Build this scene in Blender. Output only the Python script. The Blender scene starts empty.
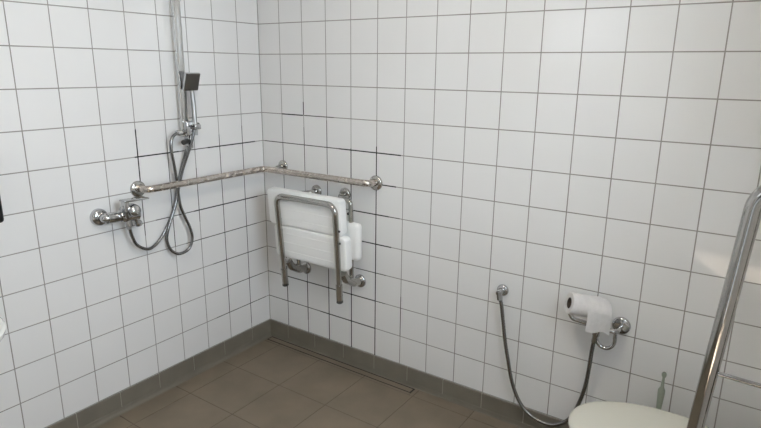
import bpy, bmesh, math, random
from mathutils import Vector, Matrix, Quaternion

random.seed(11)
S = bpy.context.scene
COL = S.collection
V = Vector
PI = math.pi

# ------------------------------------------------------------------ materials
def srgb(r, g, b):
    f = lambda c: (c / 255 / 12.92) if c / 255 <= 0.04045 else ((c / 255 + 0.055) / 1.055) ** 2.4
    return (f(r), f(g), f(b), 1.0)

def mat(name, color, rough=0.5, metal=0.0, spec=0.5, coat=0.0, noise=None, bump=None, rnoise=None, trans=0.0, sheen=0.0):
    """Principled material; noise=(scale, second colour, lo, hi), bump=(scale, strength, distance), rnoise=(scale, r0, r1)."""
    m = bpy.data.materials.new(name)
    m.use_nodes = True
    nt = m.node_tree
    b = nt.nodes['Principled BSDF']
    b.inputs['Base Color'].default_value = color
    b.inputs['Roughness'].default_value = rough
    b.inputs['Metallic'].default_value = metal
    b.inputs['Specular IOR Level'].default_value = spec
    b.inputs['Coat Weight'].default_value = coat
    b.inputs['Transmission Weight'].default_value = trans
    tc = nt.nodes.new('ShaderNodeTexCoord')
    def nz(scale, detail=4.0):
        n = nt.nodes.new('ShaderNodeTexNoise')
        n.inputs['Scale'].default_value = scale
        n.inputs['Detail'].default_value = detail
        nt.links.new(tc.outputs['Object'], n.inputs['Vector'])
        return n
    if noise:
        n = nz(noise[0])
        r = nt.nodes.new('ShaderNodeValToRGB')
        r.color_ramp.elements[0].position = noise[2]
        r.color_ramp.elements[1].position = noise[3]
        r.color_ramp.elements[0].color = color
        r.color_ramp.elements[1].color = noise[1]
        nt.links.new(n.outputs['Fac'], r.inputs['Fac'])
        nt.links.new(r.outputs['Color'], b.inputs['Base Color'])
    if rnoise:
        n = nz(rnoise[0])
        r = nt.nodes.new('ShaderNodeMapRange')
        r.inputs['From Min'].default_value = 0.35
        r.inputs['From Max'].default_value = 0.65
        r.inputs['To Min'].default_value = rnoise[1]
        r.inputs['To Max'].default_value = rnoise[2]
        nt.links.new(n.outputs['Fac'], r.inputs['Value'])
        nt.links.new(r.outputs['Result'], b.inputs['Roughness'])
    if bump:
        n = nz(bump[0])
        bp = nt.nodes.new('ShaderNodeBump')
        bp.inputs['Strength'].default_value = bump[1]
        bp.inputs['Distance'].default_value = bump[2]
        nt.links.new(n.outputs['Fac'], bp.inputs['Height'])
        nt.links.new(bp.outputs['Normal'], b.inputs['Normal'])
    return m

def emit(name, color, strength):
    m = bpy.data.materials.new(name)
    m.use_nodes = True
    nt = m.node_tree
    b = nt.nodes['Principled BSDF']
    b.inputs['Base Color'].default_value = (0.8, 0.8, 0.8, 1)
    b.inputs['Emission Color'].default_value = color
    b.inputs['Emission Strength'].default_value = strength
    return m

M_TILE = mat('glazed_white_tile', (0.775, 0.768, 0.76, 1), 0.06, spec=0.5, noise=(1.6, (0.745, 0.738, 0.73, 1), 0.35, 0.7), bump=(9, 0.05, 0.004))
M_GROUT = mat('grey_grout', srgb(156, 153, 148), 0.9, noise=(7, srgb(140, 136, 131), 0.35, 0.65))
M_GROUT_MID = mat('stained_grout', srgb(74, 71, 68), 0.9, noise=(9, srgb(50, 48, 46), 0.35, 0.65))
M_GROUT_DARK = mat('black_mould_grout', srgb(24, 23, 22), 0.9, noise=(9, srgb(38, 36, 35), 0.4, 0.7))
M_FLOOR = mat('brown_grey_floor_tile', srgb(127, 115, 99), 0.5, spec=0.3, noise=(5, srgb(116, 105, 90), 0.35, 0.65), bump=(240, 0.12, 0.0006))
M_FGROUT = mat('floor_grout', srgb(88, 80, 68), 0.9)
M_COVE = mat('grey_cove_tile', srgb(122, 116, 104), 0.42, spec=0.35, noise=(6, srgb(112, 106, 95), 0.35, 0.65), bump=(200, 0.1, 0.0006))
M_CGROUT = mat('cove_grout', srgb(168, 165, 155), 0.9)
M_PLASTER = mat('white_plaster', (0.78, 0.77, 0.75, 1), 0.9)
M_CHROME = mat('polished_chrome', (0.53, 0.53, 0.53, 1), 0.07, 1.0, rnoise=(30, 0.05, 0.12))
M_STEEL = mat('polished_stainless_steel', (0.47, 0.455, 0.43, 1), 0.09, 1.0, rnoise=(40, 0.06, 0.14))
M_WORN = mat('water_spotted_stainless_steel', (0.55, 0.495, 0.445, 1), 0.26, 1.0, noise=(60, (0.60, 0.545, 0.495, 1), 0.4, 0.65), rnoise=(40, 0.2, 0.3), bump=(60, 0.03, 0.001))
M_BRUSHED = mat('satin_aluminium', (0.66, 0.66, 0.65, 1), 0.18, 1.0)
M_SATIN = mat('grey_satin_chrome', (0.42, 0.42, 0.41, 1), 0.4, 1.0)
M_HOSE = mat('chromed_metal_hose', (0.26, 0.26, 0.26, 1), 0.22, 1.0)
M_DARKHOSE = mat('grey_metal_hose', (0.28, 0.275, 0.27, 1), 0.24, 1.0)
M_PLASTIC = mat('white_moulded_plastic', (0.88, 0.88, 0.865, 1), 0.32, spec=0.45)
M_CERAMIC = mat('white_sanitary_ceramic', (0.80, 0.80, 0.76, 1), 0.08, spec=0.5)
M_LID = mat('cream_white_lid_plastic', (0.63, 0.615, 0.54, 1), 0.22, spec=0.45)
M_PAPER = mat('soft_white_tissue', (0.69, 0.67, 0.66, 1), 0.95, spec=0.1, noise=(60, (0.65, 0.63, 0.62, 1), 0.4, 0.6), bump=(160, 0.35, 0.002))
M_CORE = mat('dark_paper_core', srgb(70, 60, 52), 0.9)
M_BLACK = mat('black_plastic', srgb(18, 18, 19), 0.4)
M_NOZZLE = mat('dark_nozzle_plate', srgb(70, 66, 61), 0.5, spec=0.3)
M_RUBBER = mat('grey_rubber', srgb(60, 58, 56), 0.7)
M_SEAL = mat('drain_gap', srgb(36, 34, 31), 0.8)
M_BRUSH = mat('pale_green_translucent_plastic', srgb(150, 156, 142), 0.3, spec=0.4)
M_DOOR = mat('dark_grey_door_paint', (0.10, 0.095, 0.09, 1), 0.45)
M_FRAME = mat('white_window_frame', (0.78, 0.78, 0.78, 1), 0.4)
M_BRISTLE = mat('white_bristles', (0.75, 0.75, 0.73, 1), 0.9)

def glass_mat():
    m = bpy.data.materials.new('window_glass')
    m.use_nodes = True
    nt = m.node_tree
    out = nt.nodes['Material Output']
    nt.nodes.remove(nt.nodes['Principled BSDF'])
    t = nt.nodes.new('ShaderNodeBsdfTransparent')
    g = nt.nodes.new('ShaderNodeBsdfGlossy')
    g.inputs['Roughness'].default_value = 0.02
    x = nt.nodes.new('ShaderNodeMixShader')
    x.inputs[0].default_value = 0.06
    nt.links.new(t.outputs[0], x.inputs[1])
    nt.links.new(g.outputs[0], x.inputs[2])
    nt.links.new(x.outputs[0], out.inputs['Surface'])
    return m
M_GLASS = glass_mat()

# ------------------------------------------------------------------ helpers
def obj(name, bm, m, parent=None, smooth=True):
    me = bpy.data.meshes.new(name)
    bmesh.ops.recalc_face_normals(bm, faces=bm.faces[:])
    bm.to_mesh(me)
    bm.free()
    for mm in (m if isinstance(m, (list, tuple)) else [m]):
        me.materials.append(mm)
    if smooth:
        me.polygons.foreach_set('use_smooth', [True] * len(me.polygons))
        me.set_sharp_from_angle(angle=math.radians(38))
    o = bpy.data.objects.new(name, me)
    COL.objects.link(o)
    if parent is not None:
        o.parent = parent
        inv = Matrix()
        p = parent
        tot = V((0, 0, 0))
        while p is not None:
            if p.type == 'EMPTY':
                tot += p.location
            p = p.parent
        o.matrix_parent_inverse = Matrix.Translation(-tot) if parent.type == 'EMPTY' else Matrix()
    return o

def tag(o, label, cat, group=None):
    o['label'] = label
    o['category'] = cat
    if group:
        o['group'] = group
    return o

def thing(name, loc, label, cat, group=None):
    o = bpy.data.objects.new(name, None)
    o.empty_display_size = 0.05
    COL.objects.link(o)
    o.location = loc
    return tag(o, label, cat, group)

def struct(name, bm, m, smooth=False, parent=None):
    o = obj(name, bm, m, parent, smooth)
    if parent is None:
        o['kind'] = 'structure'
    return o

def box(bm, lo, hi, bevel=0.0, seg=3, mi=0, rot=None, pivot=None):
    lo, hi = V(lo), V(hi)
    c, s = (lo + hi) / 2, hi - lo
    r = bmesh.ops.create_cube(bm, size=1.0)
    vs = r['verts']
    for v in vs:
        v.co = V((v.co.x * s.x, v.co.y * s.y, v.co.z * s.z)) + c
    fs = set(f for v in vs for f in v.link_faces)
    if bevel > 0:
        es = list(set(e for v in vs for e in v.link_edges))
        q = bmesh.ops.bevel(bm, geom=es, offset=bevel, segments=seg, profile=0.5, affect='EDGES')
        fs = set(f for f in q['faces']) | set(f for f in fs if f.is_valid)
        vs = list(set(v for f in fs for v in f.verts))
    for f in fs:
        if f.is_valid:
            f.material_index = mi
    if rot is not None:
        bmesh.ops.rotate(bm, verts=vs, cent=pivot if pivot is not None else c, matrix=rot)
    return vs

def fillet(pts, rad, n=8):
    pts = [V(p) for p in pts]
    out = [pts[0]]
    for i in range(1, len(pts) - 1):
        r = rad[i - 1] if isinstance(rad, (list, tuple)) else rad
        a, b, c = pts[i - 1], pts[i], pts[i + 1]
        u, w = (a - b).normalized(), (c - b).normalized()
        ang = u.angle(w)
        if r <= 0 or ang > PI - 0.02:
            out.append(b)
            continue
        d = min(r / math.tan(ang / 2), (a - b).length * 0.49, (c - b).length * 0.49)
        r2 = d * math.tan(ang / 2)
        ctr = b + (u + w).normalized() * (r2 / math.sin(ang / 2))
        s, e = b + u * d - ctr, b + w * d - ctr
        tot = s.angle(e)
        ax = s.cross(e).normalized()
        for k in range(n + 1):
            out.append(ctr + Quaternion(ax, tot * k / n) @ s)
    out.append(pts[-1])
    return out

def spline(pts, n=8):
    pts = [V(p) for p in pts]
    P = [2 * pts[0] - pts[1]] + pts + [2 * pts[-1] - pts[-2]]
    out = []
    for i in range(1, len(P) - 2):
        for k in range(n):
            t = k / n
            a, b, c, d = P[i - 1], P[i], P[i + 1], P[i + 2]
            out.append(0.5 * ((2 * b) + (c - a) * t + (2 * a - 5 * b + 4 * c - d) * t * t + (3 * b - a - 3 * c + d) * t ** 3))
    out.append(pts[-1])
    return out

def tube(bm, pts, r, seg=16, cap=True, ribs=None):
    pts = [V(p) for p in pts]
    keep = [pts[0]]
    for p in pts[1:]:
        if (p - keep[-1]).length > 1e-5:
            keep.append(p)
    pts = keep
    n = len(pts)
    T = [(pts[min(i + 1, n - 1)] - pts[max(i - 1, 0)]).normalized() for i in range(n)]
    ref = V((0, 0, 1)) if abs(T[0].z) < 0.9 else V((1, 0, 0))
    N = T[0].cross(ref).normalized()
    rings = []
    for i in range(n):
        if i:
            q = T[i - 1].rotation_difference(T[i])
            N = q @ N
            N = (N - T[i] * N.dot(T[i])).normalized()
        B = T[i].cross(N)
        rr = r[i] if isinstance(r, (list, tuple)) else r
        if ribs:
            rr *= 1 + ribs * (1 if i % 2 else -1)
        rings.append([bm.verts.new(pts[i] + (N * math.cos(2 * PI * k / seg) + B * math.sin(2 * PI * k / seg)) * rr) for k in range(seg)])
    for a, b in zip(rings, rings[1:]):
        for k in range(seg):
            bm.faces.new((a[k], a[(k + 1) % seg], b[(k + 1) % seg], b[k]))
    if cap:
        bm.faces.new(rings[0][::-1])
        bm.faces.new(rings[-1])

def resample(pts, step):
    out = [pts[0]]
    acc = 0.0
    for a, b in zip(pts, pts[1:]):
        L = (b - a).length
        if L < 1e-9:
            continue
        t = step - acc
        while t <= L:
            out.append(a + (b - a) * (t / L))
            t += step
        acc = L - (t - step)
    out.append(pts[-1])
    return out

def hose(bm, ctrl, r):
    tube(bm, resample(spline(ctrl, 24), 0.0035), r, 10, True, 0.06)

def lathe(bm, prof, origin, axis, seg=24, sx=1.0):
    """prof: (radius, height along axis) pairs."""
    axis = V(axis).normalized()
    ref = V((0, 0, 1)) if abs(axis.z) < 0.9 else V((1, 0, 0))
    N = axis.cross(ref).normalized()
    B = axis.cross(N)
    o = V(origin)
    rings = []
    for r, h in prof:
        if r < 1e-6:
            rings.append([bm.verts.new(o + axis * h)])
        else:
            rings.append([bm.verts.new(o + axis * h + (N * math.cos(2 * PI * k / seg) + B * math.sin(2 * PI * k / seg)) * r) for k in range(seg)])
    for a, b in zip(rings, rings[1:]):
        for k in range(seg):
            k2 = (k + 1) % seg
            if len(a) == 1 and len(b) == 1:
                continue
            if len(a) == 1:
                bm.faces.new((a[0], b[k2], b[k]))
            elif len(b) == 1:
                bm.faces.new((a[k], a[k2], b[0]))
            else:
                bm.faces.new((a[k], a[k2], b[k2], b[k]))
    if len(rings[0]) > 1:
        bm.faces.new(rings[0][::-1])
    if len(rings[-1]) > 1:
        bm.faces.new(rings[-1])

def flange(name, pos, axis, r, depth, m, parent):
    bm = bmesh.new()
    d = depth
    lathe(bm, [(r, 0), (r, d * 0.35), (r * 0.97, d * 0.6), (r * 0.86, d * 0.85), (r * 0.6, d), (0, d * 1.03)], pos, axis, 32)
    return obj(name, bm, m, parent)

def cyl(bm, a, b, r, seg=20, bev=0.0015):
    a, b = V(a), V(b)
    L = (b - a).length
    bev = min(bev, r * 0.4, L * 0.3)
    lathe(bm, [(r - bev, 0), (r, bev), (r, L - bev), (r - bev, L)], a, b - a, seg)

def loft(bm, rings, cap0=True, cap1=True):
    R = [[bm.verts.new(p) for p in ring] for ring in rings]
    n = len(R[0])
    for a, b in zip(R, R[1:]):
        for k in range(n):
            bm.faces.new((a[k], a[(k + 1) % n], b[(k + 1) % n], b[k]))
    if cap0:
        bm.faces.new(R[0][::-1])
    if cap1:
        bm.faces.new(R[-1])

# ------------------------------------------------------------------ room dimensions (metres)
RX = 2.5          # right wall
FY = -3.3         # wall behind the viewpoint
H = 2.56
TP = 0.1493       # tile pitch
U0, V0 = 0.1474, 0.1446   # first vertical joints from the corner

def tiled_wall(name, to_world, length, ulines, zlines, holes=(), dark=()):
    """Wall of separate bevelled tiles on a grout bed; u runs along the wall, n comes out of it."""
    bm = bmesh.new()
    G, T, B = 0.0021, 0.0005, 0.0006
    us = [0.0] + [u for u in ulines if 0 < u < length] + [length]
    zs = [0.0] + [z for z in zlines if 0 < z < H] + [H]
    cells = []
    for i in range(len(us) - 1):
        for j in range(len(zs) - 1):
            rects = [(us[i], us[i + 1], zs[j], zs[j + 1])]
            for (a, b, c, d) in holes:
                nxt = []
                for (p, q, r, s) in rects:
                    if b <= p or a >= q or d <= r or c >= s:
                        nxt.append((p, q, r, s))
                        continue
                    if p < a: nxt.append((p, a, r, s))
                    if b < q: nxt.append((b, q, r, s))
                    pp, qq = max(p, a), min(q, b)
                    if r < c: nxt.append((pp, qq, r, c))
                    if d < s: nxt.append((pp, qq, d, s))
                rects = nxt
            cells += rects
    ex = lambda p, q, r, s: (p - 0.1 if p <= 0 else p, q + 0.1 if q >= length else q, r - 0.1 if r <= 0 else r, s + 0.1 if s >= H else s)
    for (p, q, r, s) in cells:
        a, b, c, d = ex(p, q, r, s)
        f = bm.faces.new([bm.verts.new(to_world(u, z, -T)) for u, z in ((a, c), (b, c), (b, d), (a, d))])
        f.material_index = 1
        if q - p < 0.012 or s - r < 0.012:
            continue
        tx, tz = random.gauss(0, 0.0011), random.gauss(0, 0.0011)
        cu, cz = (p + q) / 2, (r + s) / 2
        o4 = [(p + G, r + G), (q - G, r + G), (q - G, s - G), (p + G, s - G)]
        i4 = [(p + G + B, r + G + B), (q - G - B, r + G + B), (q - G - B, s - G - B), (p + G + B, s - G - B)]
        hgt = lambda u, z: (u - cu) * tx + (z - cz) * tz
        base = [bm.verts.new(to_world(u, z, -T - 0.0001)) for u, z in o4]
        mid = [bm.verts.new(to_world(u, z, -0.0002 + hgt(u, z))) for u, z in o4]
        top = [bm.verts.new(to_world(u, z, hgt(u, z))) for u, z in i4]
        for a, b in ((base, mid), (mid, top)):
            for k in range(4):
                bm.faces.new((a[k], a[(k + 1) % 4], b[(k + 1) % 4], b[k])).material_index = 0
        bm.faces.new(top).material_index = 0
    # mouldy stretches of joint lie a hair above the plain grout
    for (kind, pos, a, b, lev) in dark:
        w = G * (1.0 if lev == 1 else 1.35)
        if kind == 'h':
            c4 = ((a, pos - w), (b, pos - w), (b, pos + w), (a, pos + w))
        else:
            c4 = ((pos - w, a), (pos + w, a), (pos + w, b), (pos - w, b))
        f = bm.faces.new([bm.verts.new(to_world(u, z, -T + (0.0003 if lev == 1 else 0.0008))) for u, z in c4])
        f.material_index = 1 + lev
    # body of the wall behind the tiles
    for (p, q, r, s) in cells:
        a, b, c, d = ex(p, q, r, s)
        bm.faces.new([bm.verts.new(to_world(u, z, -0.1)) for u, z in ((a, c), (b, c), (b, d), (a, d))]).material_index = 1
    me = bpy.data.meshes.new(name)
    bm.normal_update()
    bm.to_mesh(me)
    bm.free()
    for m_ in (M_TILE, M_GROUT, M_GROUT_MID, M_GROUT_DARK):
        me.materials.append(m_)
    o = bpy.data.objects.new(name, me)
    COL.objects.link(o)
    o['kind'] = 'structure'
    return o

zl = [0.1 + TP * k for k in range(0, 18)]
row = lambda r: 0.1 + TP * (12 - r)
vr = lambda k: U0 + 0.15 * (k - 1) if k > 0 else 0.0      # joints along the back wall
vl = lambda k: V0 + 0.15 * (k - 1) if k > 0 else 0.0      # joints along the left wall
def fr(f, k):
    i = int(math.floor(k)); t = k - i
    return f(i) + (f(i + 1) - f(i)) * t

dark_back = []
def HB(r, a, b, lev): dark_back.append(('h', row(r), fr(vr, a), fr(vr, b), lev))
def VB(k, r0, r1, lev): dark_back.append(('v', vr(k), row(r1), row(r0), lev))
HB(4, 1, 1.97, 2); HB(4, 2.03, 3.3, 1); VB(2, 3.55, 3.98, 2); VB(2, 4.4, 5.9, 1)
HB(5, 1, 2.4, 1); HB(5, 2.4, 5, 1); HB(5, 3.5, 5.9, 2); HB(5, 0.1, 1, 1)
HB(6, 5.05, 5.75, 2); HB(7, 4.0, 5.5, 2); HB(7, 5.5, 5.9, 1)
HB(8, 4.3, 5.6, 2); HB(9, 4.2, 5.4, 1); HB(10, 1, 5, 2); HB(10, 5, 5.4, 1); HB(10, 0, 1, 1)
HB(11, 1, 3, 1); HB(11, 2.6, 5, 2); HB(11, 0, 1, 1)
VB(1, 5, 7, 1); VB(3, 4.1, 7, 1); VB(4, 4.95, 7.3, 2); VB(5, 4.8, 6, 2); VB(5, 6, 9, 2); VB(5, 9, 12, 2)
VB(6, 9.6, 11, 1)
VB(1, 9.2, 11, 2); VB(1, 11, 12, 1); VB(2, 9.4, 12, 1); VB(3, 9.3, 12, 2); VB(4, 9.2, 12, 2); VB(5, 11, 12, 1)
VB(2, 10, 11.5, 2)
dark_left = []
def HL(r, a, b, lev): dark_left.append(('h', row(r), fr(vl, a), fr(vl, b), lev))
def VL(k, r0, r1, lev): dark_left.append(('v', vl(k), row(r1), row(r0), lev))
HL(5, 0.4, 2.5, 2); HL(5, 2.5, 3.6, 1); HL(5, 3.6, 5.1, 2)
VL(5, 4.2, 6.0, 2); VL(5, 6.0, 7.4, 1); VL(2, 4.6, 6, 1); VL(1, 4.4, 6, 1); VL(3, 5.6, 7.4, 1)
HL(7, 0.4, 3.2, 2); HL(7, 3.2, 4.6, 1); HL(6, 0.3, 1.6, 1)
VL(4, 5, 8, 1); VL(2, 6, 8, 1); VL(1, 6, 9, 1); HL(8, 0.5, 3.6, 1); HL(9, 0.2, 2.6, 1); HL(11, 0.2, 2.6, 1); HL(10, 0.3, 2.0, 1)
VL(1, 9, 11.8, 1); VL(2, 8, 11, 1)

tiled_wall('wall_back', lambda u, z, n: (u, -n, z), RX, [vr(k) for k in range(1, 18)], zl, dark=dark_back)
tiled_wall('wall_left', lambda u, z, n: (n, -u, z), -FY, [vl(k) for k in range(1, 24)], zl, dark=dark_left)
W2 = (0.92, 1.86, 1.2, 2.12)      # unseen window added in the right wall for daylight (u = -y)
tiled_wall('wall_right', lambda u, z, n: (RX - n, -u, z), -FY, [vl(k) for k in range(1, 24)], zl, holes=[W2])
W1 = (0.36, 1.16, 1.58, 2.12)     # high window behind the viewpoint
D1 = (1.52, 2.42, 0.0, 2.06)
tiled_wall('wall_front', lambda u, z, n: (u, FY + n, z), RX, [vr(k) for k in range(1, 18)], zl, holes=[W1, D1])

# floor: grout bed plus one bevelled tile per cell
bm = bmesh.new()
box(bm, (-0.1, FY - 0.1, -0.12), (RX + 0.1, 0.1, -0.0012), mi=1)
def ftile(x0, x1, y0, y1):
    g, b = 0.0015, 0.001
    if x1 - x0 < 0.01 or y1 - y0 < 0.01: return
    t = random.gauss(0, 0.0006), random.gauss(0, 0.0006)
    cx, cy = (x0 + x1) / 2, (y0 + y1) / 2
    h = lambda x, y: (x - cx) * t[0] + (y - cy) * t[1]
    lo = [bm.verts.new((x, y, -0.0012)) for x, y in ((x0 + g, y0 + g), (x1 - g, y0 + g), (x1 - g, y1 - g), (x0 + g, y1 - g))]
    up = [bm.verts.new((x, y, h(x, y))) for x, y in ((x0 + g + b, y0 + g + b), (x1 - g - b, y0 + g + b), (x1 - g - b, y1 - g - b), (x0 + g + b, y1 - g - b))]
    for k in range(4):
        bm.faces.new((lo[k], lo[(k + 1) % 4], up[(k + 1) % 4], up[k]))
    bm.faces.new(up)
fx = [0.0] + [0.131 + 0.2968 * k for k in range(9) if 0.131 + 0.2968 * k < RX] + [RX]
fy = [0.0] + [-0.0735 - 0.2997 * k for k in range(12) if 0.0735 + 0.2997 * k < -FY] + [FY]
DR = (0.0, 1.0, -0.056, 0.0)
for i in range(len(fx) - 1):
    for j in range(len(fy) - 1):
        x0, x1, y1, y0 = fx[i], fx[i + 1], fy[j], fy[j + 1]
        if j == 0:
            if x1 <= 1.0: ftile(x0, x1, y0, DR[2]); continue
            if x0 < 1.0: ftile(x0, 1.0, y0, DR[2]); ftile(1.0, x1, y0, y1); continue
        ftile(x0, x1, y0, y1)
struct('floor', bm, [M_FLOOR, M_FGROUT])

bm = bmesh.new()
box(bm, (-0.1, FY - 0.85, H), (RX + 0.1, 0.1, H + 0.12))  # runs past the wall as an added eave, shading the high window from sun
struct('ceiling', bm, M_PLASTER)

# coved skirting tiles (quarter round foot), one bevelled tile every 20 cm over a pale joint
def cove(name, to_world, length, offset, foot=0.017):
    bm = bmesh.new()
    tilep = [(0.0045, 0.098), (0.0062, 0.0965), (0.0068, 0.094), (0.0068, 0.024)]
    footp = [(0.0060, 0.0240), (0.0074, 0.0225), (0.0074 + foot * 0.06, foot * 0.7), (0.0074 + foot * 0.2, foot * 0.35), (0.0074 + foot * 0.5, foot * 0.12), (0.0074 + foot, 0.0)]
    def strip(a, b, off, mi, dz=0.0, prof=tilep):
        zb = prof[-1][1]
        A = [bm.verts.new(to_world(a, z - dz, n - off)) for n, z in prof] + [bm.verts.new(to_world(a, zb, 0.0005)), bm.verts.new(to_world(a, prof[0][1] - dz, 0.0005))]
        Bv = [bm.verts.new(to_world(b, z - dz, n - off)) for n, z in prof] + [bm.verts.new(to_world(b, zb, 0.0005)), bm.verts.new(to_world(b, prof[0][1] - dz, 0.0005))]
        m_ = len(A)
        for k in range(m_):
            bm.faces.new((A[k], A[(k + 1) % m_], Bv[(k + 1) % m_], Bv[k])).material_index = mi
        bm.faces.new(A[::-1]).material_index = mi
        bm.faces.new(Bv).material_index = mi
    strip(0, length, 0.0011, 1, 0.0008)
    strip(0, length, 0.0, 0, 0.0, footp)
    cuts = [0.0] + [offset + 0.2 * k for k in range(40) if offset + 0.2 * k < length] + [length]
    for a, b in zip(cuts, cuts[1:]):
        if b - a > 0.01:
            strip(a + 0.0013, b - 0.0013, 0.0, 0)
    return struct(name, bm, [M_COVE, M_CGROUT])
cove('baseboard_back', lambda u, z, n: (u, -n, z), RX, 0.147, 0.006)
cove('baseboard_left', lambda u, z, n: (n, -u, z), -FY, 0.148)
cove('baseboard_right', lambda u, z, n: (RX - n, -u, z), -FY, 0.1)

# windows and door; side window and low door glazing are added for light
def window(name, u0, u1, z0, z1, to_world):
    bm = bmesh.new()
    f = 0.045
    def bx(a, b, c, d, n0, n1):
        P = [to_world(u, z, n) for u in (a, b) for z in (c, d) for n in (n0, n1)]
        lo = [min(p[i] for p in P) for i in range(3)]; hi = [max(p[i] for p in P) for i in range(3)]
        box(bm, lo, hi, 0.003, 1)
    bx(u0, u0 + f, z0, z1, -0.09, -0.01); bx(u1 - f, u1, z0, z1, -0.09, -0.01)
    bx(u0 + f, u1 - f, z0, z0 + f, -0.09, -0.01); bx(u0 + f, u1 - f, z1 - f, z1, -0.09, -0.01)
    o = struct(name, bm, M_FRAME)
    bm = bmesh.new()
    bx(u0 + f, u1 - f, z0 + f, z1 - f, -0.055, -0.049)
    obj('pane', bm, M_GLASS, o, False)
    return o
window('window_1', *W1, lambda u, z, n: (u, FY + n, z))
window('added_window', *W2, lambda u, z, n: (RX - n, -u, z))  # added to bring light onto the left wall
bm = bmesh.new()
box(bm, (D1[0], FY - 0.09, 0), (D1[0] + 0.05, FY + 0.01, D1[3]), 0.002, 1)
box(bm, (D1[1] - 0.05, FY - 0.09, 0), (D1[1], FY + 0.01, D1[3]), 0.002, 1)
box(bm, (D1[0] + 0.05, FY - 0.09, D1[3] - 0.05), (D1[1] - 0.05, FY + 0.01, D1[3]), 0.002, 1)
a, b = D1[0] + 0.052, D1[1] - 0.052
box(bm, (a, FY - 0.06, 0.95), (b, FY - 0.02, D1[3] - 0.052), 0.002, 1)
box(bm, (a, FY - 0.06, 0.006), (b, FY - 0.02, 0.10), 0.002, 1)
box(bm, (a, FY - 0.06, 0.10), (a + 0.20, FY - 0.02, 0.95), 0.002, 1)
box(bm, (b - 0.09, FY - 0.06, 0.10), (b, FY - 0.02, 0.95), 0.002, 1)
d = struct('door_1', bm, M_DOOR)  # unseen door, made dark to give the chrome dark reflections
bm = bmesh.new()
box(bm, (a + 0.20, FY - 0.044, 0.10), (b - 0.09, FY - 0.036, 0.95))  # low glazing added so the sun lights a patch of floor
obj('pane', bm, M_GLASS, d, False)
bm = bmesh.new()
tube(bm, fillet([(1.64, FY - 0.02, 1.05), (1.64, FY + 0.035, 1.05), (1.76, FY + 0.035, 1.05)], 0.012), 0.009, 12)
obj('door_handle', bm, M_STEEL, d)

# ------------------------------------------------------------------ linear drain
t = thing('floor_drain', (0.5, -0.028, 0), 'long narrow tiled-over shower drain in the floor along the foot of the wall', 'drain')
bm = bmesh.new()
box(bm, (0.027, -0.0562, -0.006), (0.999, -0.0135, -0.0004), mi=0)
obj('channel', bm, M_SEAL, t, False)
bm = bmesh.new()
box(bm, (0.030, -0.0512, -0.005), (0.992, -0.0200, 0.0003), 0.0008, 1)
obj('cover', bm, M_FLOOR, t, False)

# ------------------------------------------------------------------ grab bar round the corner
t = thing('grab_bar', (0.07, -0.07, 1.0), 'L-shaped stained steel grab bar running round the corner of both walls', 'grab bar')
bm = bmesh.new()
tube(bm, fillet([(0.004, -0.758, 1.007), (0.068, -0.758, 1.010), (0.068, -0.068, 1.007), (0.748, -0.068, 1.009), (0.748, -0.004, 1.003)],
                [0.035, 0.03, 0.035], 10), 0.0158, 20)
obj('rail', bm, M_WORN, t)
flange('flange', (0, -0.761, 1.006), (1, 0, 0), 0.036, 0.013, M_STEEL, t)
flange('flange', (0.747, 0, 1.002), (0, -1, 0), 0.036, 0.013, M_STEEL, t)
f3 = flange('flange', (0.146, 0, 1.021), (0, -1, 0), 0.031, 0.012, M_STEEL, t)
bm = bmesh.new()
tube(bm, fillet([(0.146, -0.008, 1.021), (0.146, -0.05, 1.021), (0.146, -0.066, 1.008)], 0.012), 0.008, 12)
obj('stem', bm, M_STEEL, t)

# ------------------------------------------------------------------ folded shower seat
t = thing('shower_chair', (0.47, 0, 0.48), 'white slatted shower seat on a steel frame, folded up against the wall', 'shower seat')
def Yf(z): return -0.162 - (z - 0.5) * 0.08       # outer face of the folded seat
tilt = math.atan(0.08)
def seat_slat(name, x0, x1, z0, z1, th):
    bm = bmesh.new()
    zc = (z0 + z1) / 2
    R = Matrix.Rotation(tilt, 3, 'X')
    piv = V(((x0 + x1) / 2, Yf(zc), zc))
    # rounded slab
    n = 6; r = 0.021
    def outline(ins):
        o = []
        for cx, cz, a0 in ((x1 - r, z1 - r, 0), (x0 + r, z1 - r, 90), (x0 + r, z0 + r, 180), (x1 - r, z0 + r, 270)):
            for k in range(n + 1):
                a = math.radians(a0 + 90 * k / n)
                o.append((cx + math.cos(a) * (r - ins), cz + math.sin(a) * (r - ins)))
        return o
    rings = []
    for ins, dy in ((0.012, th), (0.004, th - 0.003), (0.0, th - 0.012), (0.0, 0.008), (0.0015, 0.003), (0.005, 0.0004), (0.016, 0.0), (0.0205, 0.0)):
        ring = []
        for (x, z) in outline(min(ins, r - 0.0005)):
            ring.append(R @ (V((x, Yf(zc) + dy, z)) - piv) + piv)
        rings.append(ring)
    loft(bm, rings)
    return obj(name, bm, M_PLASTIC, t)
s1 = seat_slat('seat_slat', 0.214, 0.680, 0.760, 0.942, 0.052)
s2 = seat_slat('seat_slat', 0.240, 0.700, 0.588, 0.758, 0.052)
for (sl, z0, z1, x0, x1) in ((s1, 0.760, 0.942, 0.214, 0.680), (s2, 0.588, 0.758, 0.240, 0.700)):
    bm = bmesh.new()
    for fz in (0.22, 0.5, 0.78):
        z = z0 + (z1 - z0) * fz
        tube(bm, [(x0 + 0.035 + 0.004, Yf(z) + 0.0016, z), (x1 - 0.04, Yf(z) + 0.0016, z)], 0.003, 8)
    obj('rib', bm, M_PLASTIC, sl)
zt = 0.918
bm = bmesh.new()
off = 0.0155
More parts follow.
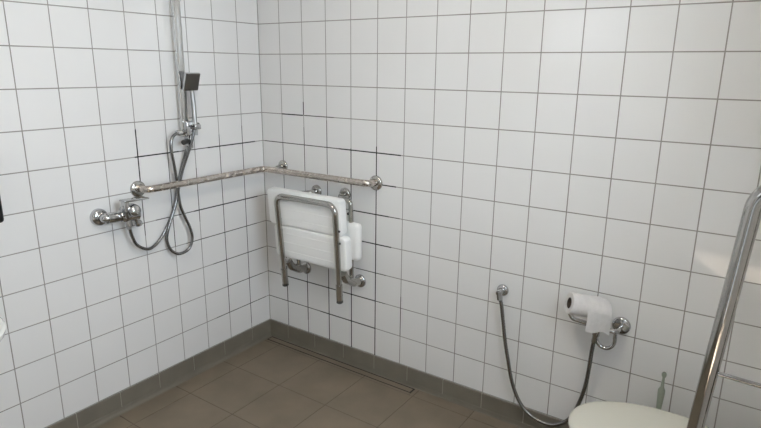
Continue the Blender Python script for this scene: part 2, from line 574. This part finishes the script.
pA = (0.300, Yf(0.44) - off, 0.444); pB = (0.294, Yf(zt) - off, zt); pC = (0.664, Yf(zt) - off, zt + 0.002); pD = (0.658, Yf(0.44) - off, 0.438)
tube(bm, fillet([pA, pB, pC, pD], 0.045, 12), 0.0142, 20)
lf = obj('leg_frame', bm, M_STEEL, t)
for (a, b) in ((pA, pB), (pD, pC)):
    bm = bmesh.new()
    a, b = V(a), V(b)
    u = (b - a).normalized()
    tube(bm, [a - u * 0.006, a + u * 0.085], 0.0165, 20)
    obj('leg_sleeve', bm, M_STEEL, lf)
    bm = bmesh.new()
    lathe(bm, [(0.013, 0), (0.0165, 0.003), (0.0165, 0.016), (0.015, 0.018)], a - u * 0.012, u, 20)
    obj('foot_cap', bm, M_RUBBER, lf)
    for zz in (0.735, 0.795):
        bm = bmesh.new()
        c = a + u * ((zz - a.z) / u.z)
        sgn = -1 if a.x < 0.45 else 1
        cyl(bm, c + V((sgn * 0.010, 0.004, 0)), c + V((sgn * 0.0185, 0.004, 0)), 0.0055, 12)
        cyl(bm, c + V((0, 0.005, 0)), c + V((0, 0.017, 0)), 0.006, 12)
        obj('bolt', bm, M_RUBBER, lf)
# wall frame: two bent tubes from the top flanges down to the hinges
bm = bmesh.new()
box(bm, (0.235, -0.086, 0.618), (0.702, -0.040, 0.806), 0.020, 5)
obj('backrest', bm, M_PLASTIC, t)
for sgn, xt, zt_, xb, zb in ((-1, 0.377, 0.915, 0.293, 0.480), (1, 0.562, 0.923, 0.656, 0.487)):
    bm = bmesh.new()
    xv = xb + (-0.0 if sgn < 0 else -0.011)
    tube(bm, fillet([(xt, -0.006, zt_), (xt, -0.05, zt_), (xv - sgn * 0.004, -0.062, zt_ - 0.012), (xv, -0.062, 0.80), (xv, -0.062, zb)], [0.02, 0.03, 0.02, 0.0], 8), 0.0115, 18)
    ft = obj('wall_tube', bm, M_STEEL, t)
    bm = bmesh.new()
    cyl(bm, (xv - 0.012, -0.062, 0.845), (xv - 0.022, -0.062, 0.845), 0.007, 12)
    obj('tube_bolt', bm, M_RUBBER, ft)
    flange('flange', (xt, 0, zt_), (0, -1, 0), 0.032, 0.013, M_STEEL, t)
    flange('flange', (xb, 0, zb), (0, -1, 0), 0.034, 0.014, M_CHROME, t)
    bm = bmesh.new()
    tube(bm, fillet([(xb, -0.010, zb), (xb - 0.002, -0.055, zb + 0.006), (xb - 0.012, -0.105, zb + 0.036), (xb - 0.012, -0.130, zb + 0.075)], [0.03, 0.03], 8), 0.0205, 20)
    obj('hinge_arm', bm, M_STEEL, t)
    bm = bmesh.new()
    cyl(bm, (xb - 0.03, -0.112, zb + 0.045), (xb - 0.062, -0.112, zb + 0.045), 0.0135, 16)
    obj('hinge_pin', bm, M_CHROME, t)

# ------------------------------------------------------------------ shower column with diverter
t = thing('shower_column', (0.03, -0.496, 1.2), 'tall flat chrome shower column with diverter on the left wall', 'shower column')
yc = -0.503
yr = -0.518
bm = bmesh.new()
box(bm, (0.026, yr - 0.0185, 1.215), (0.044, yr + 0.0185, 2.22), 0.004, 2)
obj('riser', bm, M_BRUSHED, t)
bm = bmesh.new()
cyl(bm, (0.0, yr, 2.10), (0.03, yr, 2.10), 0.014)
lathe(bm, [(0.026, 0), (0.026, 0.004), (0.02, 0.007), (0, 0.007)], (0, yr, 2.10), (1, 0, 0))
obj('upper_bracket', bm, M_CHROME, t)
bm = bmesh.new()
box(bm, (0.012, yc - 0.028, 1.222), (0.068, yc + 0.026, 1.286), 0.006, 3)
cyl(bm, (0.0, yc, 1.25), (0.02, yc, 1.25), 0.018)
obj('diverter_body', bm, M_CHROME, t)
bm = bmesh.new()
box(bm, (0.014, yc - 0.018, 1.262), (0.0705, yc + 0.022, 1.268), 0.001, 1)
obj('seam', bm, M_RUBBER, t)
bm = bmesh.new()
box(bm, (0.022, yc - 0.014, 1.158), (0.052, yc + 0.014, 1.226), 0.005, 2)
cyl(bm, (0.037, yc - 0.012, 1.172), (0.037, yc - 0.012, 1.146), 0.0105)
obj('inlet_block', bm, M_CHROME, t)
bm = bmesh.new()
cyl(bm, (0.042, yc - 0.022, 1.236), (0.046, yc - 0.072, 1.238), 0.0105)
cyl(bm, (0.046, yc - 0.052, 1.237), (0.046, yc - 0.066, 1.237), 0.0135)
obj('outlet', bm, M_CHROME, t)
bm = bmesh.new()
cyl(bm, (0.045, yc - 0.012, 1.196), (0.062, yc - 0.05, 1.193), 0.0115)
obj('diverter_knob', bm, M_RUBBER, t)
bm = bmesh.new()
cyl(bm, (0.045, yc + 0.024, 1.262), (0.052, yc + 0.052, 1.262), 0.0145, 20, 0.003)
obj('holder_knob', bm, M_RUBBER, t)
bm = bmesh.new()
box(bm, (0.05, yc + 0.000, 1.248), (0.092, yc + 0.034, 1.272), 0.006, 3)
obj('hand_shower_holder', bm, M_CHROME, t)

# hand shower
t = thing('hand_shower', (0.075, -0.478, 1.25), 'hand shower with square dark nozzle face standing in the column holder', 'shower head')
bm = bmesh.new()
hp = spline([(0.073, -0.488, 1.222), (0.070, -0.487, 1.29), (0.064, -0.484, 1.37), (0.062, -0.486, 1.42), (0.070, -0.494, 1.455)], 8)
tube(bm, hp, [0.0085 + 0.002 * math.sin(PI * i / (len(hp) - 1)) for i in range(len(hp))], 16)
obj('handle', bm, M_SATIN, t)
bm = bmesh.new()
nrm = V((0.954, 0.076, -0.290)).normalized()
side = V((0, 0, 1)).cross(nrm).normalized()
upv = nrm.cross(side).normalized()
ctr = V((0.0835, -0.4970, 1.4605))
def sq(bm, c, h, n0, n1, bev):
    vs = box(bm, (-h, -h, n0), (h, h, n1), bev, 2)
    Mx = Matrix((side, upv, nrm)).transposed()
    for v in vs:
        v.co = Mx @ v.co + c
sq(bm, ctr, 0.041, -0.013, 0.0, 0.004)
obj('head', bm, M_CHROME, t)
bm = bmesh.new()
sq(bm, ctr, 0.0385, -0.002, 0.003, 0.001)
for i in range(7):
    for j in range(7):
        c = ctr + side * (i - 3) * 0.0105 + upv * (j - 3) * 0.0105 + nrm * 0.0028
        lathe(bm, [(0.0026, 0), (0.0018, 0.002), (0, 0.0022)], c, nrm, 6)
obj('nozzle_plate', bm, M_NOZZLE, t)

# hoses on the left wall
bm = bmesh.new()
hose(bm, [(0.046, -0.565, 1.237), (0.050, -0.593, 1.226), (0.052, -0.609, 1.201), (0.052, -0.611, 1.156), (0.047, -0.600, 1.095), (0.041, -0.587, 1.014), (0.040, -0.584, 0.952), (0.041, -0.579, 0.899), (0.042, -0.560, 0.842), (0.041, -0.536, 0.783), (0.040, -0.527, 0.730), (0.037, -0.548, 0.682), (0.033, -0.597, 0.669), (0.029, -0.636, 0.692), (0.027, -0.655, 0.735), (0.026, -0.652, 0.778), (0.025, -0.630, 0.831), (0.025, -0.608, 0.874), (0.025, -0.586, 0.927), (0.025, -0.567, 0.990), (0.032, -0.546, 1.063), (0.054, -0.525, 1.142), (0.067, -0.508, 1.201), (0.073, -0.493, 1.251)], 0.0070)
tag(obj('shower_hose', bm, M_HOSE), 'chrome hand shower hose hanging in a long loop behind the grab bar', 'hose')
bm = bmesh.new()
hose(bm, [(0.064, -0.856, 0.862), (0.056, -0.844, 0.820), (0.040, -0.815, 0.769), (0.020, -0.756, 0.731), (0.012, -0.710, 0.735), (0.010, -0.668, 0.769), (0.009, -0.631, 0.818), (0.009, -0.598, 0.874), (0.009, -0.577, 0.928), (0.009, -0.560, 0.992), (0.012, -0.540, 1.060), (0.028, -0.527, 1.121), (0.037, -0.519, 1.158)], 0.0070)
tag(obj('supply_hose', bm, M_HOSE), 'chrome supply hose sagging from the mixer up to the column inlet', 'hose')

# ------------------------------------------------------------------ shower mixer
t = thing('shower_mixer', (0, -0.88, 0.92), 'chrome single-lever shower mixer on the left wall below the bar end', 'mixer tap')
flange('flange', (0, -0.951, 0.919), (1, 0, 0), 0.036, 0.026, M_CHROME, t)
flange('flange', (0, -0.806, 0.918), (1, 0, 0), 0.033, 0.026, M_CHROME, t)
bm = bmesh.new()
for y in (-0.950, -0.806):
    tube(bm, fillet([(0.02, y, 0.918), (0.050, y, 0.918), (0.050, y + (0.03 if y < -0.9 else -0.03), 0.918)], 0.014), 0.0165, 18)
cyl(bm, (0.050, -0.942, 0.917), (0.052, -0.880, 0.916), 0.0235, 24)
cyl(bm, (0.056, -0.888, 0.916), (0.056, -0.806, 0.912), 0.0275, 28, 0.004)
obj('body', bm, M_CHROME, t)
bm = bmesh.new()
lathe(bm, [(0.027, -0.03), (0.027, 0.028), (0.0255, 0.030), (0.0255, 0.034), (0.027, 0.036), (0.026, 0.046), (0.021, 0.054), (0.011, 0.058), (0, 0.059)], (0.062, -0.852, 0.932), (0.9, 0.1, 0.2), 32)
obj('cartridge', bm, M_CHROME, t)
bm = bmesh.new()
# lever: a plate on the near side of the body carrying a flat paddle over the top
box(bm, (0.070, -0.889, 0.915), (0.101, -0.879, 0.990), 0.003, 2)
box(bm, (0.094, -0.887, 0.912), (0.1015, -0.868, 0.988), 0.003, 2)
box(bm, (0.060, -0.889, 0.982), (0.106, -0.776, 0.989), 0.0025, 2, rot=Matrix.Rotation(math.radians(-2), 3, 'X'), pivot=V((0.08, -0.889, 0.985)))
obj('lever', bm, M_CHROME, t, True)
bm = bmesh.new()
cyl(bm, (0.062, -0.858, 0.902), (0.064, -0.856, 0.868), 0.0140, 20)
cyl(bm, (0.064, -0.856, 0.872), (0.064, -0.856, 0.855), 0.0110, 6)
obj('hose_outlet', bm, M_CHROME, t)
bm = bmesh.new()
cyl(bm, (0.064, -0.824, 0.905), (0.066, -0.817, 0.876), 0.0115, 20)
lathe(bm, [(0.0125, 0), (0.016, 0.004), (0.016, 0.018), (0.012, 0.022), (0, 0.023)], (0.066, -0.817, 0.882), (0.1, 0.3, -1), 16)
obj('volume_knob', bm, M_CHROME, t)

# ------------------------------------------------------------------ bidet hose, valve, holder and spray
t = thing('wall_outlet', (1.411, 0, 0.615), 'small round chrome wall outlet with a hose nut, left of the toilet paper', 'wall outlet')
flange('flange', (1.412, 0, 0.616), (0, -1, 0), 0.0255, 0.012, M_CHROME, t)
bm = bmesh.new()
cyl(bm, (1.412, -0.008, 0.616), (1.412, -0.050, 0.616), 0.0125, 20)
obj('spout', bm, M_CHROME, t)
bm = bmesh.new()
cyl(bm, (1.413, -0.045, 0.624), (1.419, -0.045, 0.586), 0.0118, 6)
obj('hose_nut', bm, M_CHROME, t)
bm = bmesh.new()
hose(bm, [(1.419, -0.045, 0.592), (1.427, -0.045, 0.566), (1.438, -0.045, 0.501), (1.453, -0.045, 0.412), (1.473, -0.045, 0.324), (1.498, -0.045, 0.227), (1.535, -0.048, 0.153), (1.583, -0.050, 0.108),
          (1.637, -0.050, 0.091), (1.688, -0.050, 0.096), (1.735, -0.052, 0.129), (1.763, -0.054, 0.173), (1.785, -0.056, 0.241), (1.801, -0.058, 0.319), (1.808, -0.060, 0.405), (1.811, -0.062, 0.474),
          (1.816, -0.064, 0.530)], 0.0078)
tag(obj('bidet_hose', bm, M_DARKHOSE), 'metal bidet hose drooping from the wall outlet almost to the floor', 'hose')

t = thing('paper_holder', (1.895, 0, 0.585), 'chrome toilet paper holder with bent arm on the wall beside the toilet', 'paper holder')
flange('flange', (1.895, 0, 0.586), (0, -1, 0), 0.034, 0.014, M_CHROME, t)
bm = bmesh.new()
tube(bm, fillet([(1.897, -0.008, 0.586), (1.893, -0.072, 0.583), (1.730, -0.076, 0.598), (1.712, -0.076, 0.628)], [0.018, 0.016], 8), 0.0085, 16)
obj('arm', bm, M_CHROME, t)
bm = bmesh.new()
loop = [V((1.855 + 0.034 * math.cos(a), -0.062, 0.545 + 0.04 * math.sin(a))) for a in [math.radians(x) for x in range(15, -196, -12)]]
tube(bm, [V((1.888, -0.066, 0.585))] + loop, 0.0075, 12)
obj('hook', bm, M_CHROME, t)
t = thing('bidet_spray', (1.82, -0.064, 0.53), 'chrome end of the bidet spray hanging upright under the loose paper', 'bidet spray')
bm = bmesh.new()
lathe(bm, [(0.0095, 0), (0.0115, 0.004), (0.0115, 0.03), (0.014, 0.034), (0.013, 0.075), (0.011, 0.10), (0.012, 0.118), (0.008, 0.123), (0, 0.124)], (1.816, -0.064, 0.516), (0.10, 0.0, 1), 20)
obj('spray_body', bm, M_CHROME, t)

# toilet roll with a loose tail
t = thing('toilet_roll', (1.77, -0.10, 0.61), 'white toilet roll with a loose hanging sheet resting on the holder arm', 'toilet roll')
ax = V((0.80, 0.58, -0.20)).normalized()
cL = V((1.728, -0.142, 0.686))
Rr = 0.0410
bm = bmesh.new()
lathe(bm, [(0.0215, 0.0), (Rr - 0.002, 0.0), (Rr, 0.003), (Rr, 0.101), (Rr - 0.002, 0.104), (0.0215, 0.104), (0.0215, 0.0)], cL, ax, 48)
for f in [f for f in bm.faces if len(f.verts) > 4]:
    bm.faces.remove(f)
bmesh.ops.remove_doubles(bm, verts=bm.verts[:], dist=1e-6)
obj('roll', bm, M_PAPER, t)
bm = bmesh.new()
lathe(bm, [(0.0200, 0.002), (0.0214, 0.002), (0.0214, 0.102), (0.0200, 0.102), (0.0200, 0.002)], cL, ax, 32)
for f in [f for f in bm.faces if len(f.verts) > 4]:
    bm.faces.remove(f)
bmesh.ops.remove_doubles(bm, verts=bm.verts[:], dist=1e-6)
lathe(bm, [(0.0201, 0.05), (0.0201, 0.052), (0, 0.052)], cL, ax, 32)
obj('core', bm, M_CORE, t)
# sheet: over the top of the roll's right part, forward and straight down
fwd = ax.cross(V((0, 0, 1))).normalized()          # horizontal, across the axis, towards the room
if fwd.y > 0: fwd = -fwd
up = V((0, 0, 1))
axh = V((ax.x, ax.y, 0)).normalized()
bm = bmesh.new()
nu, nv = 14, 26
grid = []
for i in range(nu + 1):
    s = i / nu
    a0 = 0.060 + 0.094 * s                          # distance along the axis
    base = cL + ax * min(a0, 0.104) + axh * max(0.0, a0 - 0.104)
    sag = 0.016 * max(0.0, (s - 0.55) / 0.45) ** 2.2
    col = []
    for j in range(nv + 1):
        w = j / nv
        r = Rr + 0.0016
        if w < 0.45:
            ang = math.radians(115 - 115 * (w / 0.45))
            p = base + fwd * (r * math.cos(ang)) + up * (r * math.sin(ang))
        else:
            d_ = (w - 0.45) / 0.55
            p = base + fwd * (r + 0.0025 * math.sin(3 * d_ + 2 * s)) - up * (0.082 + 0.004 * math.sin(2.2 * PI * s)) * d_
        p = p - up * sag * (1 - 0.6 * max(0, w - 0.45))
        p += fwd * 0.0012 * math.sin(9 * s + 4 * w) - axh * 0.004 * w
        col.append(bm.verts.new(p))
    grid.append(col)
fs = []
for i in range(nu):
    for j in range(nv):
        fs.append(bm.faces.new((grid[i][j], grid[i + 1][j], grid[i + 1][j + 1], grid[i][j + 1])))
bmesh.ops.recalc_face_normals(bm, faces=bm.faces[:])
bmesh.ops.solidify(bm, geom=bm.faces[:], thickness=0.0008)
obj('sheet', bm, M_PAPER, t)

# ------------------------------------------------------------------ toilet
t = thing('toilet', (2.15, -0.44, 0), 'white toilet with closed cream lid at the lower right', 'toilet')
def egg(x0, x1, yc, hw, z, n=56, ins=0.0):
    """egg outline, nose towards -x"""
    xm = x0 + 0.285
    o = []
    for k in range(n):
        a = 2 * PI * k / n
        c, s = math.cos(a), math.sin(a)
        if c < 0:
            x = xm + c * (xm - x0 - ins)
            y = yc + (hw - ins) * math.copysign(abs(s) ** 0.95, s)
        else:
            x = xm + (x1 - xm - ins) * math.copysign(abs(c) ** 0.55, c)
            y = yc + (hw - ins) * math.copysign(abs(s) ** 0.75, s)
        o.append(V((x, y, z)))
    return o
yt = -0.440
bm = bmesh.new()
rings = [egg(1.845, 2.285, yt, 0.193, 0.414, ins=0.004), egg(1.845, 2.285, yt, 0.193, 0.417), egg(1.845, 2.285, yt, 0.193, 0.426, ins=0.0),
         egg(1.845, 2.285, yt, 0.193, 0.431, ins=0.004), egg(1.845, 2.285, yt, 0.193, 0.4335, ins=0.012), egg(1.845, 2.285, yt, 0.193, 0.436, ins=0.05), egg(1.845, 2.285, yt, 0.193, 0.438, ins=0.11)]
loft(bm, rings)
obj('lid', bm, M_LID, t)
bm = bmesh.new()
outer = [egg(1.85, 2.28, yt, 0.188, 0.395), egg(1.85, 2.28, yt, 0.188, 0.410), egg(1.85, 2.28, yt, 0.188, 0.413, ins=0.006)]
inner = [egg(1.85, 2.28, yt, 0.188, 0.413, ins=0.058), egg(1.85, 2.28, yt, 0.188, 0.395, ins=0.062)]
loft(bm, outer + inner, False, False)
bmesh.ops.bridge_loops(bm, edges=[e for e in bm.edges if e.is_boundary])
obj('seat_ring', bm, M_LID, t)
bm = bmesh.new()
rr = []
for z, x0, x1, hw in ((0.0, 2.02, 2.50, 0.105), (0.03, 2.03, 2.50, 0.10), (0.12, 2.01, 2.50, 0.105), (0.22, 1.94, 2.50, 0.135), (0.30, 1.885, 2.50, 0.165), (0.36, 1.862, 2.50, 0.178), (0.385, 1.860, 2.50, 0.180), (0.394, 1.866, 2.50, 0.174)):
    rr.append(egg(x0, x1 - 0.001, yt, hw, z))
loft(bm, rr)
obj('pan', bm, M_CERAMIC, t)
for dy in (-0.075, 0.075):
    bm = bmesh.new()
    cyl(bm, (2.300, yt + dy - 0.022, 0.420), (2.300, yt + dy + 0.022, 0.420), 0.012)
    cyl(bm, (2.300, yt + dy, 0.393), (2.300, yt + dy, 0.420), 0.010)
    obj('hinge', bm, M_CHROME, t)

# toilet brush between the toilet and the wall
t = thing('toilet_brush', (2.068, -0.10, 0), 'pale green toilet brush handle rising behind the toilet lid', 'toilet brush')
bm = bmesh.new()
lathe(bm, [(0.007, 0.05), (0.0075, 0.30), (0.0095, 0.36), (0.0122, 0.410), (0.0118, 0.422), (0.0060, 0.434), (0.0042, 0.470), (0.008, 0.478), (0.0085, 0.485), (0.006, 0.491), (0, 0.492)], (2.066, -0.10, 0), (0.012, 0, 1), 18)
obj('handle', bm, M_BRUSH, t)
bm = bmesh.new()
lathe(bm, [(0.045, 0.0), (0.048, 0.004), (0.046, 0.12), (0.050, 0.16), (0.047, 0.16), (0.043, 0.12), (0.043, 0.008), (0, 0.008)], (2.066, -0.10, 0), (0, 0, 1), 28)
obj('holder', bm, M_BRUSH, t)
bm = bmesh.new()
lathe(bm, [(0.012, 0.02), (0.032, 0.03), (0.034, 0.09), (0.012, 0.105), (0, 0.105)], (2.066, -0.10, 0), (0, 0, 1), 20)
obj('bristles', bm, M_BRISTLE, t)

# ------------------------------------------------------------------ folding support rail, raised
Yr = -0.85
t = thing('support_rail', (2.5, Yr, 0.72), 'thick polished steel folding support rail, raised upright beside the toilet', 'support rail')
bm = bmesh.new()
tube(bm, fillet([(2.475, Yr, 0.70), (2.208, Yr, 0.66), (2.2165, Yr, 0.80), (2.2515, Yr, 1.310), (2.405, Yr, 1.352), (2.425, Yr, 0.77), (2.475, Yr, 0.77)], [0.06, 0.0, 0.062, 0.06, 0.03], 14), 0.0166, 28)
obj('tube', bm, M_STEEL, t)
bm = bmesh.new()
tube(bm, [(2.228, Yr, 0.899), (2.418, Yr, 0.892)], 0.0052, 12)
obj('cross_rod', bm, M_CHROME, t)
bm = bmesh.new()
box(bm, (2.478, Yr - 0.05, 0.64), (2.4985, Yr + 0.05, 0.83), 0.006, 3)
obj('wall_plate', bm, M_STEEL, t)

# ------------------------------------------------------------------ things just entering on the left edge
t = thing('wall_dispenser', (0, -1.42, 1.0), 'black rounded box on the left wall, cut by the left photo edge', 'dispenser')
bm = bmesh.new()
box(bm, (0.0005, -1.47, 0.995), (0.10, -1.334, 1.22), 0.012, 4)
obj('housing', bm, M_BLACK, t)
bm = bmesh.new()
box(bm, (0.04, -1.44, 0.988), (0.092, -1.38, 1.003), 0.004, 2)
obj('push_bar', bm, M_BLACK, t)

t = thing('washbasin', (0, -1.82, 0.82), 'white rounded washbasin rim at the left photo edge, under the black box', 'washbasin')
BY = -1.792
def basin_ring(z, ins, drop=0.0):
    o = []
    xc, yc_, hx, hy = 0.29, BY, 0.31 - ins, 0.29 - ins
    for k in range(60):
        a = 2 * PI * k / 60
        c, s = math.cos(a), math.sin(a)
        x = xc + hx * math.copysign(abs(c) ** 0.62, c)
        y = yc_ + hy * math.copysign(abs(s) ** 0.72, s)
        o.append(V((max(0.001, x), y, z)))
    return o
bm = bmesh.new()
loft(bm, [basin_ring(0.640, 0.15), basin_ring(0.670, 0.10), basin_ring(0.730, 0.03), basin_ring(0.765, 0.004), basin_ring(0.782, 0.0), basin_ring(0.790, 0.006), basin_ring(0.790, 0.03),
          basin_ring(0.780, 0.045), basin_ring(0.710, 0.08), basin_ring(0.680, 0.14)])
obj('bowl', bm, M_CERAMIC, t)
bm = bmesh.new()
tube(bm, fillet([(0.2, BY, 0.69), (0.2, BY, 0.50), (0.005, BY, 0.50)], 0.03), 0.016, 16)
obj('drain_pipe', bm, M_CHROME, t)

# unseen ceiling lamp, added to light the walls
t = thing('added_ceiling_lamp', (1.50, -1.40, H), 'added round white ceiling lamp over the room, above the photo frame', 'lamp')
bm = bmesh.new()
lathe(bm, [(0.19, 0), (0.19, 0.03), (0.175, 0.035), (0, 0.035)], (1.50, -1.40, H - 0.0005), (0, 0, -1), 40)
obj('lamp_base', bm, M_FRAME, t)
bm = bmesh.new()
lathe(bm, [(0.17, 0.0352), (0.168, 0.06), (0.14, 0.08), (0.08, 0.09), (0, 0.092)], (1.50, -1.40, H), (0, 0, -1), 40)
obj('diffuser', bm, emit('lamp_diffuser_glow', (1.0, 0.925, 0.80, 1), 33.0), t)

# ------------------------------------------------------------------ light
w = bpy.data.worlds.new('sky')
S.world = w
w.use_nodes = True
w.node_tree.nodes['Background'].inputs['Color'].default_value = (0.80, 0.90, 1.0, 1)
w.node_tree.nodes['Background'].inputs['Strength'].default_value = 0.9
def area(name, loc, direction, sx, sy, power, color):
    l = bpy.data.lights.new(name, 'AREA')
    l.shape = 'RECTANGLE'
    l.size, l.size_y = sx, sy
    l.energy = power
    l.color = color
    o = bpy.data.objects.new(name, l)
    COL.objects.link(o)
    o.location = loc
    o.rotation_euler = V(direction).to_track_quat('-Z', 'Z').to_euler()
    return o
area('daylight_high_window', ((W1[0] + W1[1]) / 2, FY - 0.16, (W1[2] + W1[3]) / 2), (0, 1, 0), 0.8, 0.54, 1.6, (0.88, 0.94, 1.0))
area('daylight_added_window', (RX + 0.34, -(W2[0] + W2[1]) / 2, (W2[2] + W2[3]) / 2 + 0.2), (-1, 0, -0.32), 1.2, 1.15, 52, (0.78, 0.89, 1.0))  # light for the added side window

sl = bpy.data.lights.new('sun', 'SUN')
sl.energy = 65
sl.angle = 0.01
sl.color = (1.0, 0.97, 0.93)
so = bpy.data.objects.new('sun', sl)
COL.objects.link(so)
so.location = (1.8, -6, 5)
so.rotation_euler = V((0.30, 0.60, -0.86)).to_track_quat('-Z', 'Z').to_euler()

# ------------------------------------------------------------------ camera
cam = bpy.data.cameras.new('camera')
cam.sensor_width = 36.0
cam.lens = 26.8289
cam.clip_start = 0.02
co = bpy.data.objects.new('camera', cam)
COL.objects.link(co)
rx = V((0.82561971, 0.56413343, 0.01027493)); dn = V((0.14912573, -0.20061282, -0.96825411)); fw = V((-0.54416323, 0.80094193, -0.2497567))
Mx = Matrix((rx, -dn, -fw)).transposed().to_4x4()
Mx.translation = V((2.2516, -2.1754, 1.5317))
co.matrix_world = Mx
S.camera = co

S.view_settings.view_transform = 'Standard'
S.view_settings.look = 'None'
S.view_settings.exposure = 0.46
S.view_settings.gamma = 1.0
S.view_settings.use_curve_mapping = False
S.cycles.use_denoising = True
S.cycles.max_bounces = 10
S.cycles.diffuse_bounces = 6
